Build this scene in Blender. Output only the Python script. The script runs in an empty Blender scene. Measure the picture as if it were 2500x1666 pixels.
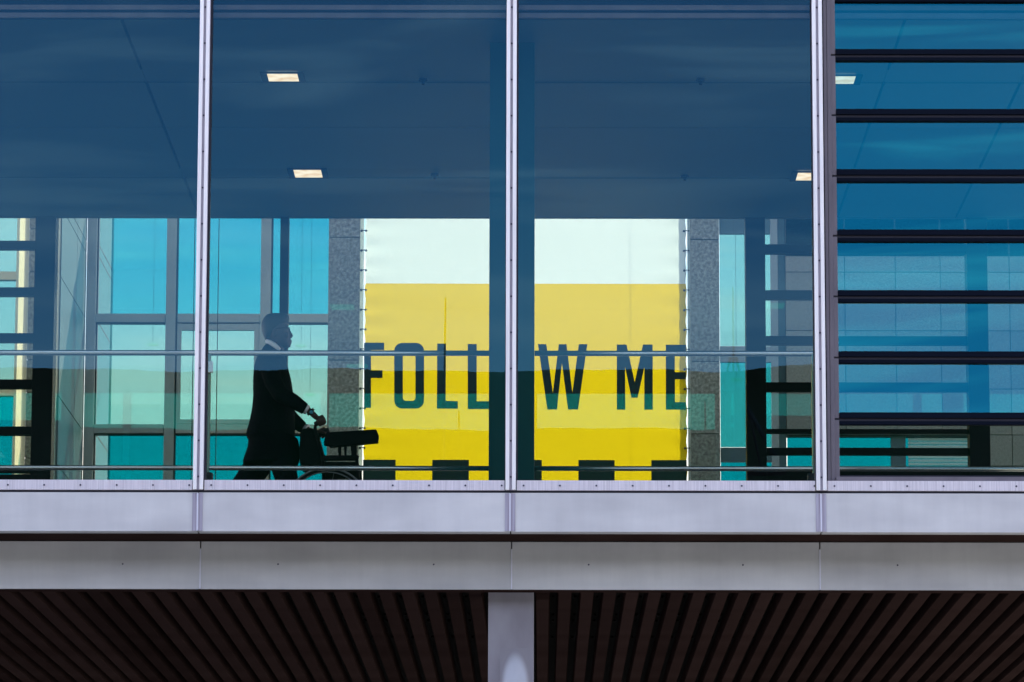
import bpy, bmesh, math, random
from mathutils import Matrix, Vector
random.seed(7)
R = math.radians
C = bpy.context.scene.collection
S = bpy.context.scene

# ------------------------------------------------------------------ camera, world, sun, exposure
F, PITCH, YAW, ROLL = 10450.0, R(9.86), R(0.41), R(0.14)
CAM = Vector((0.0, -27.1, 1.6))
MROT = Matrix.Rotation(YAW, 3, 'Z') @ Matrix.Rotation(math.pi / 2 + PITCH, 3, 'X') @ Matrix.Rotation(ROLL, 3, 'Z')
cd = bpy.data.cameras.new('camera'); cam = bpy.data.objects.new('camera', cd); C.objects.link(cam)
cam.matrix_world = Matrix.Translation(CAM) @ MROT.to_4x4()
cd.sensor_width = 36.0; cd.lens = 36.0 * F / 2500.0; cd.clip_start = 0.1; cd.clip_end = 5000
S.camera = cam

SUN_EL, SUN_AZ = R(40), R(38)          # azimuth from +Y towards +X: the sun stands behind the bridge
w = bpy.data.worlds.new('World'); S.world = w; w.use_nodes = True
nt = w.node_tree; nt.nodes.clear()
sky = nt.nodes.new('ShaderNodeTexSky'); sky.sky_type = 'NISHITA'; sky.sun_disc = False
sky.sun_elevation = SUN_EL; sky.sun_rotation = SUN_AZ
sky.air_density = 1.0; sky.dust_density = 0.6; sky.ozone_density = 3.5
bg = nt.nodes.new('ShaderNodeBackground'); bg.inputs[1].default_value = 0.15
wo = nt.nodes.new('ShaderNodeOutputWorld')
tc = nt.nodes.new('ShaderNodeTexCoord'); mp = nt.nodes.new('ShaderNodeMapping')
mp.inputs['Scale'].default_value = (9.0, 9.0, 75.0)
nz = nt.nodes.new('ShaderNodeTexNoise'); nz.inputs['Scale'].default_value = 1.0; nz.inputs['Detail'].default_value = 5
nz.inputs['Roughness'].default_value = 0.5; nz.inputs['Distortion'].default_value = 0.8
rp = nt.nodes.new('ShaderNodeValToRGB')
rp.color_ramp.elements[0].position = 0.48; rp.color_ramp.elements[0].color = (0, 0, 0, 1)
rp.color_ramp.elements[1].position = 0.70; rp.color_ramp.elements[1].color = (0.75, 0.75, 0.75, 1)
cl = nt.nodes.new('ShaderNodeMixRGB'); cl.inputs[2].default_value = (9.2, 7.1, 8.0, 1)   # thin cirrus all over the sky
nt.links.new(tc.outputs['Generated'], mp.inputs[0]); nt.links.new(mp.outputs[0], nz.inputs['Vector'])
nt.links.new(nz.outputs[0], rp.inputs[0]); nt.links.new(rp.outputs[0], cl.inputs[0])
sx = nt.nodes.new('ShaderNodeSeparateXYZ'); hz = nt.nodes.new('ShaderNodeMapRange'); hz.interpolation_type = 'SMOOTHSTEP'
hz.inputs['From Min'].default_value = 0.215; hz.inputs['From Max'].default_value = 0.13
hz.inputs['To Min'].default_value = 0.0; hz.inputs['To Max'].default_value = 0.8
hm = nt.nodes.new('ShaderNodeMixRGB'); hm.inputs[2].default_value = (8.6, 6.6, 6.8, 1)        # haze along the whole horizon
nt.links.new(tc.outputs['Generated'], sx.inputs[0]); nt.links.new(sx.outputs['Z'], hz.inputs['Value']); nt.links.new(hz.outputs[0], hm.inputs[0])
nt.links.new(sky.outputs[0], cl.inputs[1]); nt.links.new(cl.outputs[0], hm.inputs[1]); nt.links.new(hm.outputs[0], bg.inputs[0]); nt.links.new(bg.outputs[0], wo.inputs[0])

sd = bpy.data.lights.new('sun', 'SUN'); so = bpy.data.objects.new('sun', sd); C.objects.link(so)
sd.energy = 4.0; sd.angle = R(0.5); sd.color = (1.0, 0.94, 0.84)
sdir = Vector((math.sin(SUN_AZ) * math.cos(SUN_EL), math.cos(SUN_AZ) * math.cos(SUN_EL), math.sin(SUN_EL)))
so.rotation_euler = sdir.to_track_quat('Z', 'Y').to_euler()
S.view_settings.view_transform = 'Standard'; S.view_settings.look = 'None'
S.view_settings.gamma = 1.0; S.view_settings.use_curve_mapping = False
S.view_settings.exposure = 1.5
S.render.engine = 'CYCLES'
S.cycles.transparent_max_bounces = 32; S.cycles.max_bounces = 10; S.cycles.glossy_bounces = 6

# ------------------------------------------------------------------ surveying: where a sight line meets a plane
def W(px, py, Y):
    d = MROT @ Vector(((px - 1250) / F, -(py - 833) / F, -1.0))
    t = (Y - CAM.y) / d.y
    p = CAM + d * t
    return p.x, p.z
def X(px, Y, py=850): return W(px, py, Y)[0]
def Z(py, Y, px=1250): return W(px, py, Y)[1]

# ------------------------------------------------------------------ helpers
class MB:
    def __init__(s): s.bm = bmesh.new()
    def box(s, x0, x1, y0, y1, z0, z1, bevel=0.0, mi=0):
        if x0 > x1: x0, x1 = x1, x0
        if z0 > z1: z0, z1 = z1, z0
        if y0 > y1: y0, y1 = y1, y0
        t = bmesh.new()
        bmesh.ops.create_cube(t, size=1.0)
        for v in t.verts:
            v.co = Vector(((x0 + x1) / 2 + v.co.x * (x1 - x0), (y0 + y1) / 2 + v.co.y * (y1 - y0), (z0 + z1) / 2 + v.co.z * (z1 - z0)))
        if bevel > 0:
            bmesh.ops.bevel(t, geom=t.edges[:], offset=bevel, segments=2, affect='EDGES', profile=0.7)
        s.merge(t, mi); return s
    def merge(s, t, mi=0, smooth=False):
        vm = {}
        for v in t.verts: vm[v] = s.bm.verts.new(v.co)
        for f in t.faces:
            try:
                nf = s.bm.faces.new([vm[v] for v in f.verts]); nf.material_index = mi; nf.smooth = smooth
            except ValueError: pass
        t.free()
    def obox(s, c, half, mat3, bevel=0.0, mi=0):
        t = bmesh.new(); bmesh.ops.create_cube(t, size=2.0)
        for v in t.verts: v.co = Vector((v.co.x * half[0], v.co.y * half[1], v.co.z * half[2]))
        if bevel > 0: bmesh.ops.bevel(t, geom=t.edges[:], offset=bevel, segments=2, affect='EDGES', profile=0.7)
        for v in t.verts: v.co = mat3 @ v.co + Vector(c)
        s.merge(t, mi); return s
    def tube(s, pts, rad, n=10, caps=True, mi=0, closed=False):
        pts = [Vector(p) for p in pts]
        if not hasattr(rad, '__len__'): rad = [rad] * len(pts)
        rings = []; up = None; m = len(pts)
        for i, p in enumerate(pts):
            if closed: t = pts[(i + 1) % m] - pts[i - 1]
            else: t = pts[min(i + 1, m - 1)] - pts[max(i - 1, 0)]
            t.normalize()
            if up is None:
                up = Vector((0, 0, 1)) if abs(t.z) < 0.9 else Vector((0, 1, 0))
            a = t.cross(up).normalized(); b = a.cross(t).normalized(); up = b
            rx, ry = rad[i] if hasattr(rad[i], '__len__') else (rad[i], rad[i])
            rings.append([s.bm.verts.new(p + a * math.cos(2 * math.pi * k / n) * rx + b * math.sin(2 * math.pi * k / n) * ry) for k in range(n)])
        for i in range(m if closed else m - 1):
            A, B = rings[i], rings[(i + 1) % m]
            for k in range(n):
                f = s.bm.faces.new((A[k], A[(k + 1) % n], B[(k + 1) % n], B[k])); f.smooth = True; f.material_index = mi
        if caps and not closed:
            for r_ in (rings[0], rings[-1]):
                f = s.bm.faces.new(r_); f.material_index = mi
        return s
    def loft(s, rings, n=24, mi=0):
        """rings: (xback, xfront, ycentre, half width, z, exponent); horizontal super-ellipse sections"""
        rr = []
        for xb, xf, yc, hy, z, e in rings:
            cx, hx = (xb + xf) / 2, (xf - xb) / 2
            ring = []
            for k in range(n):
                a = 2 * math.pi * k / n; c_, s_ = math.cos(a), math.sin(a)
                ring.append(s.bm.verts.new((cx + hx * math.copysign(abs(c_) ** (2 / e), c_), yc + hy * math.copysign(abs(s_) ** (2 / e), s_), z)))
            rr.append(ring)
        for A, B in zip(rr, rr[1:]):
            for k in range(n):
                f = s.bm.faces.new((A[k], A[(k + 1) % n], B[(k + 1) % n], B[k])); f.smooth = True; f.material_index = mi
        for r_ in (rr[0], rr[-1]): s.bm.faces.new(r_)
        return s
    def ball(s, c, r, n=12, mi=0):
        t = bmesh.new(); bmesh.ops.create_uvsphere(t, u_segments=n, v_segments=max(6, n // 2), radius=1.0)
        rx, ry, rz = r if hasattr(r, '__len__') else (r, r, r)
        for v in t.verts: v.co = Vector((c[0] + v.co.x * rx, c[1] + v.co.y * ry, c[2] + v.co.z * rz))
        s.merge(t, mi, True); return s
    def prism(s, poly, y0, y1, mi=0):
        """poly: (x, z) outline, extruded from y0 to y1; concave outlines are triangulated"""
        t = bmesh.new()
        a = [t.verts.new((x, y0, z)) for x, z in poly]; b = [t.verts.new((x, y1, z)) for x, z in poly]
        f1 = t.faces.new(a); f2 = t.faces.new(b[::-1])
        for i in range(len(a)):
            j = (i + 1) % len(a); t.faces.new((a[i], b[i], b[j], a[j]))
        f1.normal_update(); f2.normal_update()
        bmesh.ops.triangulate(t, faces=[f1, f2], ngon_method='EAR_CLIP')
        bmesh.ops.recalc_face_normals(t, faces=t.faces[:])
        s.merge(t, mi); return s
    def build(s, name, mats, parent=None, recalc=True):
        if recalc: bmesh.ops.recalc_face_normals(s.bm, faces=s.bm.faces[:])
        me = bpy.data.meshes.new(name); s.bm.to_mesh(me); s.bm.free()
        for m in (mats if isinstance(mats, (list, tuple)) else [mats]): me.materials.append(m)
        o = bpy.data.objects.new(name, me); C.objects.link(o)
        if parent is not None: o.parent = parent
        return o

def put(name, me, parent, loc):
    """another object sharing a mesh"""
    o = bpy.data.objects.new(name, me); C.objects.link(o); o.parent = parent; o.location = loc
    return o
def tag(o, label=None, cat=None, group=None, kind=None):
    if label: o['label'] = label
    if cat: o['category'] = cat
    if group: o['group'] = group
    if kind: o['kind'] = kind
    return o
def thing(name, label, cat, group=None):
    o = bpy.data.objects.new(name, None); C.objects.link(o); o.empty_display_size = 0.2
    return tag(o, label, cat, group)

# ------------------------------------------------------------------ materials
def mat(name, col, rough=0.5, metal=0.0, spec=0.5):
    m = bpy.data.materials.new(name); m.use_nodes = True
    b = m.node_tree.nodes['Principled BSDF']
    b.inputs['Base Color'].default_value = (*col, 1); b.inputs['Roughness'].default_value = rough
    b.inputs['Metallic'].default_value = metal; b.inputs['Specular IOR Level'].default_value = spec
    return m
def noisy(m, c1, c2, scale=(1, 1, 1), nscale=5.0, detail=4, lo=0.35, hi=0.65, bump=0.0, coord='Object', tex='noise'):
    t = m.node_tree; b = t.nodes['Principled BSDF']
    tc = t.nodes.new('ShaderNodeTexCoord'); mp = t.nodes.new('ShaderNodeMapping'); mp.inputs['Scale'].default_value = scale
    if tex == 'noise':
        n = t.nodes.new('ShaderNodeTexNoise'); n.inputs['Scale'].default_value = nscale; n.inputs['Detail'].default_value = detail
    else:
        n = t.nodes.new('ShaderNodeTexVoronoi'); n.inputs['Scale'].default_value = nscale
    r_ = t.nodes.new('ShaderNodeValToRGB')
    r_.color_ramp.elements[0].position = lo; r_.color_ramp.elements[0].color = (*c1, 1)
    r_.color_ramp.elements[1].position = hi; r_.color_ramp.elements[1].color = (*c2, 1)
    t.links.new(tc.outputs[coord], mp.inputs[0]); t.links.new(mp.outputs[0], n.inputs['Vector'])
    t.links.new(n.outputs[0], r_.inputs[0]); t.links.new(r_.outputs[0], b.inputs['Base Color'])
    if bump:
        bp = t.nodes.new('ShaderNodeBump'); bp.inputs['Strength'].default_value = bump; bp.inputs['Distance'].default_value = 0.01
        t.links.new(n.outputs[0], bp.inputs['Height']); t.links.new(bp.outputs[0], b.inputs['Normal'])
    return r_
def vary(m, amount):
    """each piece its own slight tone"""
    t = m.node_tree; b = t.nodes['Principled BSDF']; src = b.inputs['Base Color'].links[0].from_socket
    oi = t.nodes.new('ShaderNodeObjectInfo'); mr = t.nodes.new('ShaderNodeMapRange')
    mr.inputs['To Min'].default_value = 1 - amount; mr.inputs['To Max'].default_value = 1 + amount
    hs = t.nodes.new('ShaderNodeHueSaturation')
    t.links.new(oi.outputs['Random'], mr.inputs['Value']); t.links.new(mr.outputs[0], hs.inputs['Value'])
    t.links.new(src, hs.inputs['Color']); t.links.new(hs.outputs[0], b.inputs['Base Color'])
def streaks(m, amount, xs=22.0):
    """rain streaks and grime run down the sheet"""
    t = m.node_tree; b = t.nodes['Principled BSDF']; src = b.inputs['Base Color'].links[0].from_socket
    tc = t.nodes.new('ShaderNodeTexCoord'); mp = t.nodes.new('ShaderNodeMapping'); mp.inputs['Scale'].default_value = (xs, 1, 0.9)
    n = t.nodes.new('ShaderNodeTexNoise'); n.inputs['Scale'].default_value = 1.0; n.inputs['Detail'].default_value = 6; n.inputs['Roughness'].default_value = 0.65
    mr = t.nodes.new('ShaderNodeMapRange'); mr.inputs['From Min'].default_value = 0.35; mr.inputs['From Max'].default_value = 0.62
    mr.inputs['To Min'].default_value = 1 - amount; mr.inputs['To Max'].default_value = 1.0
    hs = t.nodes.new('ShaderNodeHueSaturation')
    t.links.new(tc.outputs['Object'], mp.inputs[0]); t.links.new(mp.outputs[0], n.inputs['Vector']); t.links.new(n.outputs[0], mr.inputs['Value'])
    t.links.new(mr.outputs[0], hs.inputs['Value']); t.links.new(src, hs.inputs['Color']); t.links.new(hs.outputs[0], b.inputs['Base Color'])
def glass(name, tint, refl, r0):
    """tinted sheet glass: transparent body, clear mirror reflection that grows towards grazing angles"""
    m = bpy.data.materials.new(name); m.use_nodes = True; t = m.node_tree; t.nodes.clear()
    out = t.nodes.new('ShaderNodeOutputMaterial'); mx = t.nodes.new('ShaderNodeMixShader')
    tr = t.nodes.new('ShaderNodeBsdfTransparent'); tr.inputs[0].default_value = (*tint, 1)
    gl = t.nodes.new('ShaderNodeBsdfGlossy'); gl.inputs['Color'].default_value = (*refl, 1); gl.inputs['Roughness'].default_value = 0.0
    lw = t.nodes.new('ShaderNodeLayerWeight'); lw.inputs[0].default_value = 0.5
    pw = t.nodes.new('ShaderNodeMath'); pw.operation = 'POWER'; pw.inputs[1].default_value = 5
    ma = t.nodes.new('ShaderNodeMath'); ma.operation = 'MULTIPLY_ADD'; ma.inputs[1].default_value = 1 - r0; ma.inputs[2].default_value = r0
    t.links.new(lw.outputs['Facing'], pw.inputs[0]); t.links.new(pw.outputs[0], ma.inputs[0]); t.links.new(ma.outputs[0], mx.inputs[0])
    t.links.new(tr.outputs[0], mx.inputs[1]); t.links.new(gl.outputs[0], mx.inputs[2]); t.links.new(mx.outputs[0], out.inputs[0])
    return m
def clear(name, tint):
    m = bpy.data.materials.new(name); m.use_nodes = True; t = m.node_tree; t.nodes.clear()
    out = t.nodes.new('ShaderNodeOutputMaterial'); tr = t.nodes.new('ShaderNodeBsdfTransparent'); tr.inputs[0].default_value = (*tint, 1)
    t.links.new(tr.outputs[0], out.inputs[0]); return m
def fabric(name, front, back_share):
    """banner cloth: diffuse and translucent"""
    m = bpy.data.materials.new(name); m.use_nodes = True; t = m.node_tree; t.nodes.clear()
    out = t.nodes.new('ShaderNodeOutputMaterial'); mx = t.nodes.new('ShaderNodeMixShader'); mx.inputs[0].default_value = back_share
    d = t.nodes.new('ShaderNodeBsdfDiffuse'); d.inputs[0].default_value = (*front, 1)
    l = t.nodes.new('ShaderNodeBsdfTranslucent'); l.inputs[0].default_value = (*front, 1)
    t.links.new(d.outputs[0], mx.inputs[1]); t.links.new(l.outputs[0], mx.inputs[2]); t.links.new(mx.outputs[0], out.inputs[0])
    return m
def emit(name, col, st):
    m = bpy.data.materials.new(name); m.use_nodes = True; t = m.node_tree; t.nodes.clear()
    out = t.nodes.new('ShaderNodeOutputMaterial'); e = t.nodes.new('ShaderNodeEmission')
    e.inputs[0].default_value = (*col, 1); e.inputs[1].default_value = st
    tc = t.nodes.new('ShaderNodeTexCoord'); n = t.nodes.new('ShaderNodeTexNoise'); n.inputs['Scale'].default_value = 9
    r_ = t.nodes.new('ShaderNodeValToRGB'); r_.color_ramp.elements[0].color = (0.78 * col[0], 0.62 * col[1], 0.45 * col[2], 1); r_.color_ramp.elements[1].color = (*col, 1)
    r_.color_ramp.elements[0].position = 0.35; r_.color_ramp.elements[1].position = 0.6
    t.links.new(tc.outputs['Object'], n.inputs['Vector']); t.links.new(n.outputs[0], r_.inputs[0]); t.links.new(r_.outputs[0], e.inputs[0])
    t.links.new(e.outputs[0], out.inputs[0]); return m

M = {}
M['white_alu'] = mat('white aluminium', (0.8, 0.79, 0.82), 0.42, 0.45)
noisy(M['white_alu'], (0.88, 0.83, 0.78), (0.98, 0.94, 0.88), (30, 30, 1.2), 2.0, 5, 0.3, 0.6)
M['channel'] = mat('grey channel', (0.42, 0.39, 0.45), 0.45)
M['rail_alu'] = mat('brushed rail aluminium', (0.6, 0.58, 0.63), 0.4)
noisy(M['rail_alu'], (0.62, 0.57, 0.58), (0.84, 0.79, 0.79), (60, 1, 1.5), 2.0, 6, 0.3, 0.7)
M['fascia'] = mat('fascia panel', (0.55, 0.56, 0.60), 0.38)
noisy(M['fascia'], (0.56, 0.555, 0.53), (0.72, 0.715, 0.67), (1.3, 1, 4.0), 1.1, 6, 0.3, 0.7)
M['stain'] = mat('stained cover strip', (0.34, 0.31, 0.35), 0.6)
noisy(M['stain'], (0.27, 0.23, 0.27), (0.5, 0.48, 0.54), (50, 1, 1), 1.5, 5, 0.3, 0.7)
M['screw'] = mat('dark screw', (0.03, 0.03, 0.06), 0.5)
M['gasket'] = mat('black gasket', (0.012, 0.012, 0.025), 0.6)
M['seam'] = mat('bright seam strip', (0.8, 0.8, 0.85), 0.4)
M['deck'] = mat('brown deck', (0.10, 0.072, 0.07), 0.95, spec=0.0)
noisy(M['deck'], (0.033, 0.019, 0.0155), (0.048, 0.029, 0.024), (1, 0.4, 1), 3.0, 6, 0.3, 0.7)
M['groove'] = mat('dark deck groove', (0.009, 0.008, 0.005), 0.95, spec=0.02)
M['concrete'] = mat('painted column', (0.42, 0.41, 0.45), 0.7, spec=0.2)
noisy(M['concrete'], (0.24, 0.22, 0.235), (0.36, 0.345, 0.36), (2, 2, 1), 2.2, 7, 0.3, 0.7, 0.15)
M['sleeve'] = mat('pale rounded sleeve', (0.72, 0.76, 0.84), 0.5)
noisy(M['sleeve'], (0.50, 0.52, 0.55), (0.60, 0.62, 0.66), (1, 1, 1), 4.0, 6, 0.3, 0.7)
M['dark'] = mat('dark frame', (0.005, 0.006, 0.010), 0.6, spec=0.15)
M['navy'] = mat('dark navy bar', (0.004, 0.007, 0.015), 0.6, spec=0.04)
M['jamb'] = mat('mauve grey jamb', (0.24, 0.215, 0.25), 0.5)
noisy(M['jamb'], (0.12, 0.105, 0.12), (0.17, 0.15, 0.165), (3, 1, 1), 2.0, 4, 0.3, 0.7)
M['ceil'] = mat('ceiling panel', (0.16, 0.2, 0.22), 0.6)
noisy(M['ceil'], (0.020, 0.070, 0.088), (0.032, 0.095, 0.115), (1, 1, 1), 0.8, 4, 0.3, 0.7)
M['floor'] = mat('dark floor', (0.06, 0.06, 0.06), 0.5)
M['chrome'] = mat('brushed steel', (0.85, 0.87, 0.88), 0.25, 1.0)
M['clad'] = mat('dark teal column cladding', (0.004, 0.075, 0.085), 0.5, spec=0.2)
M['lamp'] = emit('lamp diffuser', (1.0, 0.84, 0.66), 0.62)
M['glass'] = glass('front glass', (0.62, 0.64, 0.58), (0.17, 0.61, 0.98), 0.051)
M['lglass'] = glass('louvre glass', (0.42, 0.58, 0.58), (0.03, 0.74, 1.0), 0.12)
M['rglass'] = glass('rear glass', (0.80, 0.86, 0.82), (0.0, 0.85, 0.78), 0.115)
M['clear'] = clear('glass inner face', (0.97, 1.0, 0.985))
M['granite'] = mat('speckled granite', (0.3, 0.3, 0.3), 0.45)
noisy(M['granite'], (0.17, 0.145, 0.12), (0.47, 0.42, 0.36), (1, 1, 1), 34.0, 2, 0.32, 0.72)
M['granite_wall'] = mat('fine granite', (0.3, 0.3, 0.3), 0.5)
noisy(M['granite_wall'], (0.24, 0.215, 0.19), (0.37, 0.34, 0.30), (1, 1, 1), 55.0, 4, 0.3, 0.7)
M['joint'] = mat('granite joint', (0.06, 0.055, 0.05), 0.8)
M['alu'] = mat('grey aluminium', (0.40, 0.40, 0.40), 0.5)
noisy(M['alu'], (0.36, 0.36, 0.36), (0.43, 0.43, 0.43), (1, 1, 1), 2.0, 3, 0.3, 0.7)
M['cream'] = mat('cream painted frame', (0.88, 0.74, 0.46), 0.5)
M['p_blue'] = glass('blue pane', (0.19, 0.58, 0.62), (0.3, 0.7, 0.9), 0.05)
M['p_pale'] = glass('pale pane', (0.46, 0.66, 0.63), (0.5, 0.8, 0.9), 0.05)
M['p_teal'] = glass('teal pane', (0.0, 0.44, 0.50), (0.3, 0.7, 0.8), 0.05)
M['p_mint'] = glass('mint pane', (0.13, 0.50, 0.52), (0.5, 0.8, 0.9), 0.05)
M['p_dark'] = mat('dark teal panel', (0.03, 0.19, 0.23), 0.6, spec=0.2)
M['ban_white'] = fabric('white banner cloth', (0.86, 0.88, 0.85), 0.55)
M['ban_yellow'] = fabric('yellow banner cloth', (0.86, 0.58, 0.006), 0.55)
M['ink'] = mat('dark green black ink', (0.006, 0.02, 0.022), 0.7)
M['black'] = mat('black cloth', (0.010, 0.010, 0.014), 0.9, spec=0.04)
noisy(M['black'], (0.0035, 0.0035, 0.006), (0.007, 0.007, 0.011), (1, 1, 1), 60, 3, 0.3, 0.7)
M['trouser'] = mat('dark trouser cloth', (0.005, 0.005, 0.009), 0.9, spec=0.04)
M['shirt'] = mat('white shirt', (0.92, 0.92, 0.92), 0.8)
M['skin'] = mat('brown skin', (0.115, 0.06, 0.045), 0.55)
noisy(M['skin'], (0.05, 0.026, 0.021), (0.07, 0.036, 0.028), (1, 1, 1), 30, 3, 0.3, 0.7)
M['hair'] = mat('dark hair', (0.012, 0.010, 0.010), 0.6)
M['rubber'] = mat('black rubber', (0.012, 0.012, 0.013), 0.7)
M['vinyl'] = mat('black vinyl', (0.005, 0.005, 0.007), 0.7, spec=0.08)
M['watch'] = mat('blue watch face', (0.03, 0.25, 0.35), 0.2)
M['dim'] = mat('dull steel', (0.35, 0.36, 0.37), 0.35, 1.0)
M['ground'] = mat('asphalt', (0.05, 0.05, 0.05), 0.9)
noisy(M['ground'], (0.125, 0.125, 0.125), (0.18, 0.18, 0.18), (1, 1, 1), 0.4, 8, 0.3, 0.7)
M['hill'] = mat('dark wooded hillside', (0.012, 0.022, 0.010), 0.95, spec=0.0)
noisy(M['hill'], (0.008, 0.014, 0.006), (0.018, 0.03, 0.013), (1, 1, 1), 0.15, 8, 0.3, 0.7)
M['mast'] = mat('dark painted mast', (0.02, 0.02, 0.02), 0.8, spec=0.1)
M['blind'] = mat('pale blind slat', (0.6, 0.75, 0.7), 0.6)

vary(M['deck'], 0.22); vary(M['granite'], 0.13); vary(M['granite_wall'], 0.10);
vary(M['fascia'], 0.04); streaks(M['fascia'], 0.07, 7.0); streaks(M['white_alu'], 0.06, 60.0); streaks(M['rail_alu'], 0.09, 25.0)
vary(M['ceil'], 0.12)
# ------------------------------------------------------------------ ground and the hill across the road
g = MB(); b = g.bm
vs = [b.verts.new(p) for p in ((-900, -900, 0), (900, -900, 0), (900, 900, 0), (-900, 900, 0))]; b.faces.new(vs)
tag(g.build('ground', M['ground']), kind='structure')
L_HILL = 142.0
def ridge(x):
    z = Z(905, L_HILL) + 0.06 * math.sin(x * 0.55) + 0.03 * math.sin(x * 1.45 + 1.0) + 0.015 * math.sin(x * 5.3)
    z += 0.34 / (1 + math.exp(-(x - 9.0) * 1.3)) + 6.0 / (1 + math.exp(-(x - 90) * 0.09)) + 4.0 / (1 + math.exp((x + 90) * 0.09))
    return z
g = MB(); b = g.bm
xs = [-420 + i * 8 for i in range(49)] + [-28 + i * 0.25 for i in range(1, 225)] + [30 + i * 8 for i in range(50)]
prof = [(a - L_HILL, k) for a, k in ((64, 0.0), (49, 0.12), (29, 0.46), (12, 0.80), (4, 0.92), (0, 1.0), (-11, 0.98), (-66, 0.6), (-186, -0.01))]
cols = [[b.verts.new((x, y, -0.3 + k * (ridge(x) + 0.3))) for y, k in prof] for x in xs]
for A, B in zip(cols, cols[1:]):
    for i in range(len(prof) - 1):
        f = b.faces.new((A[i], A[i + 1], B[i + 1], B[i])); f.smooth = True
tag(g.build('hill', M['hill']), kind='structure')

# ------------------------------------------------------------------ the glazed footbridge
BR = thing('footbridge', 'glazed footbridge with white mullions, grey fascia panels and ribbed soffit', 'footbridge')
z_sill = Z(1173, 0); z_ceil = Z(48, 0.12)
def cy(py):                                  # depth of a ceiling line seen at height py
    lo, hi = 0.0, 12.0
    for _ in range(50):
        m_ = (lo + hi) / 2
        if Z(py, m_) < z_ceil: lo = m_
        else: hi = m_
    return lo
YB = cy(531)                               # back row of columns
YG = 7.74                                  # rear glazing
YLF = 0.52                                 # lower fascia
z_top = z_ceil + 0.75
z_floor = Z(1199, 0) - 0.16
z_f1 = Z(1298, -0.08); z_f2 = Z(1440, YLF); z_fu = Z(1201, -0.08)
MUL = [(489, 514), (1238, 1261), (1982, 2005)]       # at the top of the picture
mx = [X((a + c) / 2, -0.05, 60) for a, c in MUL]
bay = mx[1] - mx[0]
MX = [mx[0] - bay, mx[0], mx[1], mx[2], mx[2] + bay]
MW = 0.064
XL, XR = MX[0] - bay * 0.9, MX[4] + bay * 0.9

# floor, ceiling, roof
MB().box(XL, XR, 0.06, YG + 0.1, z_f1 + 0.05, z_floor).build('floor_slab', M['floor'], BR)
MB().box(XL, XR, -0.02, YG + 0.25, z_top, z_top + 0.45).build('roof', M['fascia'], BR)
ce = MB().box(XL, XR, 0.13, YB, z_ceil + 0.05, z_ceil + 0.09).build('ceiling', M['gasket'], BR)
zc = z_ceil
rows = [0.13, cy(172), cy(203), cy(312), cy(412), cy(436), YB]
for i in range(len(rows) - 1):
    x_edges = [XL, X(-420, 3), X(297, 0.13, 48), X(1250, 3), X(2209, 0.13, 30), X(2396, 4.6, 446), XR]
    for k in range(len(x_edges) - 1):
        g_ = 0.010 if i not in (1, 4) else 0.002
        MB().box(x_edges[k] + g_, x_edges[k + 1] - g_, rows[i] + 0.004, rows[i + 1] - 0.004, zc + (0.006 if i in (1, 4) else 0), zc + 0.045).build('ceiling_panel', M['ceil'], ce)
MB().box(XL, XR, YB + 0.004, YB + 0.05, zc - 0.002, z_top - 0.004).build('ceiling_edge', M['ceil'], BR)
hd = MB().box(XL, XR, 0.06, 0.12, zc, z_top - 0.004).build('header', M['dark'], BR)
for a, c in ((26, 14), (45, 33)):
    MB().box(XL, XR, 0.035, 0.058, Z(a, 0.05), Z(c, 0.05), 0.003).build('header_rail', M['jamb'], hd)

# mullions with two bright ribs, a recessed channel and its screws
screw_t = None
def screws(points, r, parent, y):
    mb = MB()
    for x, z in points:
        t = bmesh.new(); bmesh.ops.create_cone(t, cap_ends=True, segments=10, radius1=r, radius2=r * 0.85, depth=0.006)
        for v in t.verts: v.co = Vector((x + v.co.x, y + v.co.z, z + v.co.y))
        mb.merge(t)
    return tag(mb.build('screw_heads', M['screw'], parent), kind='stuff')
zb_m = Z(1196, -0.09)
for i, x in enumerate(MX):
    mu = MB().box(x - MW / 2, x + MW / 2, -0.075, 0.05, zb_m, z_top + 0.2, 0.002).build('mullion', M['channel'], BR)
    MB().box(x - MW / 2 - 0.001, x - 0.008, -0.094, -0.0765, zb_m - 0.002, z_top + 0.2, 0.004).build('mullion_rib', M['white_alu'], mu)
    MB().box(x + 0.0085, x + MW / 2 + 0.001, -0.094, -0.0765, zb_m - 0.002, z_top + 0.2, 0.004).build('mullion_rib', M['white_alu'], mu)
    MB().box(x + MW / 2 + 0.002, x + MW / 2 + 0.012, -0.03, 0.05, z_sill - 0.02, z_top).build('gasket', M['gasket'], mu)
    MB().box(x - MW / 2 - 0.006, x - MW / 2 - 0.002, -0.03, 0.05, z_sill - 0.02, z_top).build('gasket', M['gasket'], mu)
    screws([(x + 0.0005, Z(1165 - 88.2 * k, -0.077)) for k in range(18)], 0.0062, mu, -0.0785)

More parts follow.
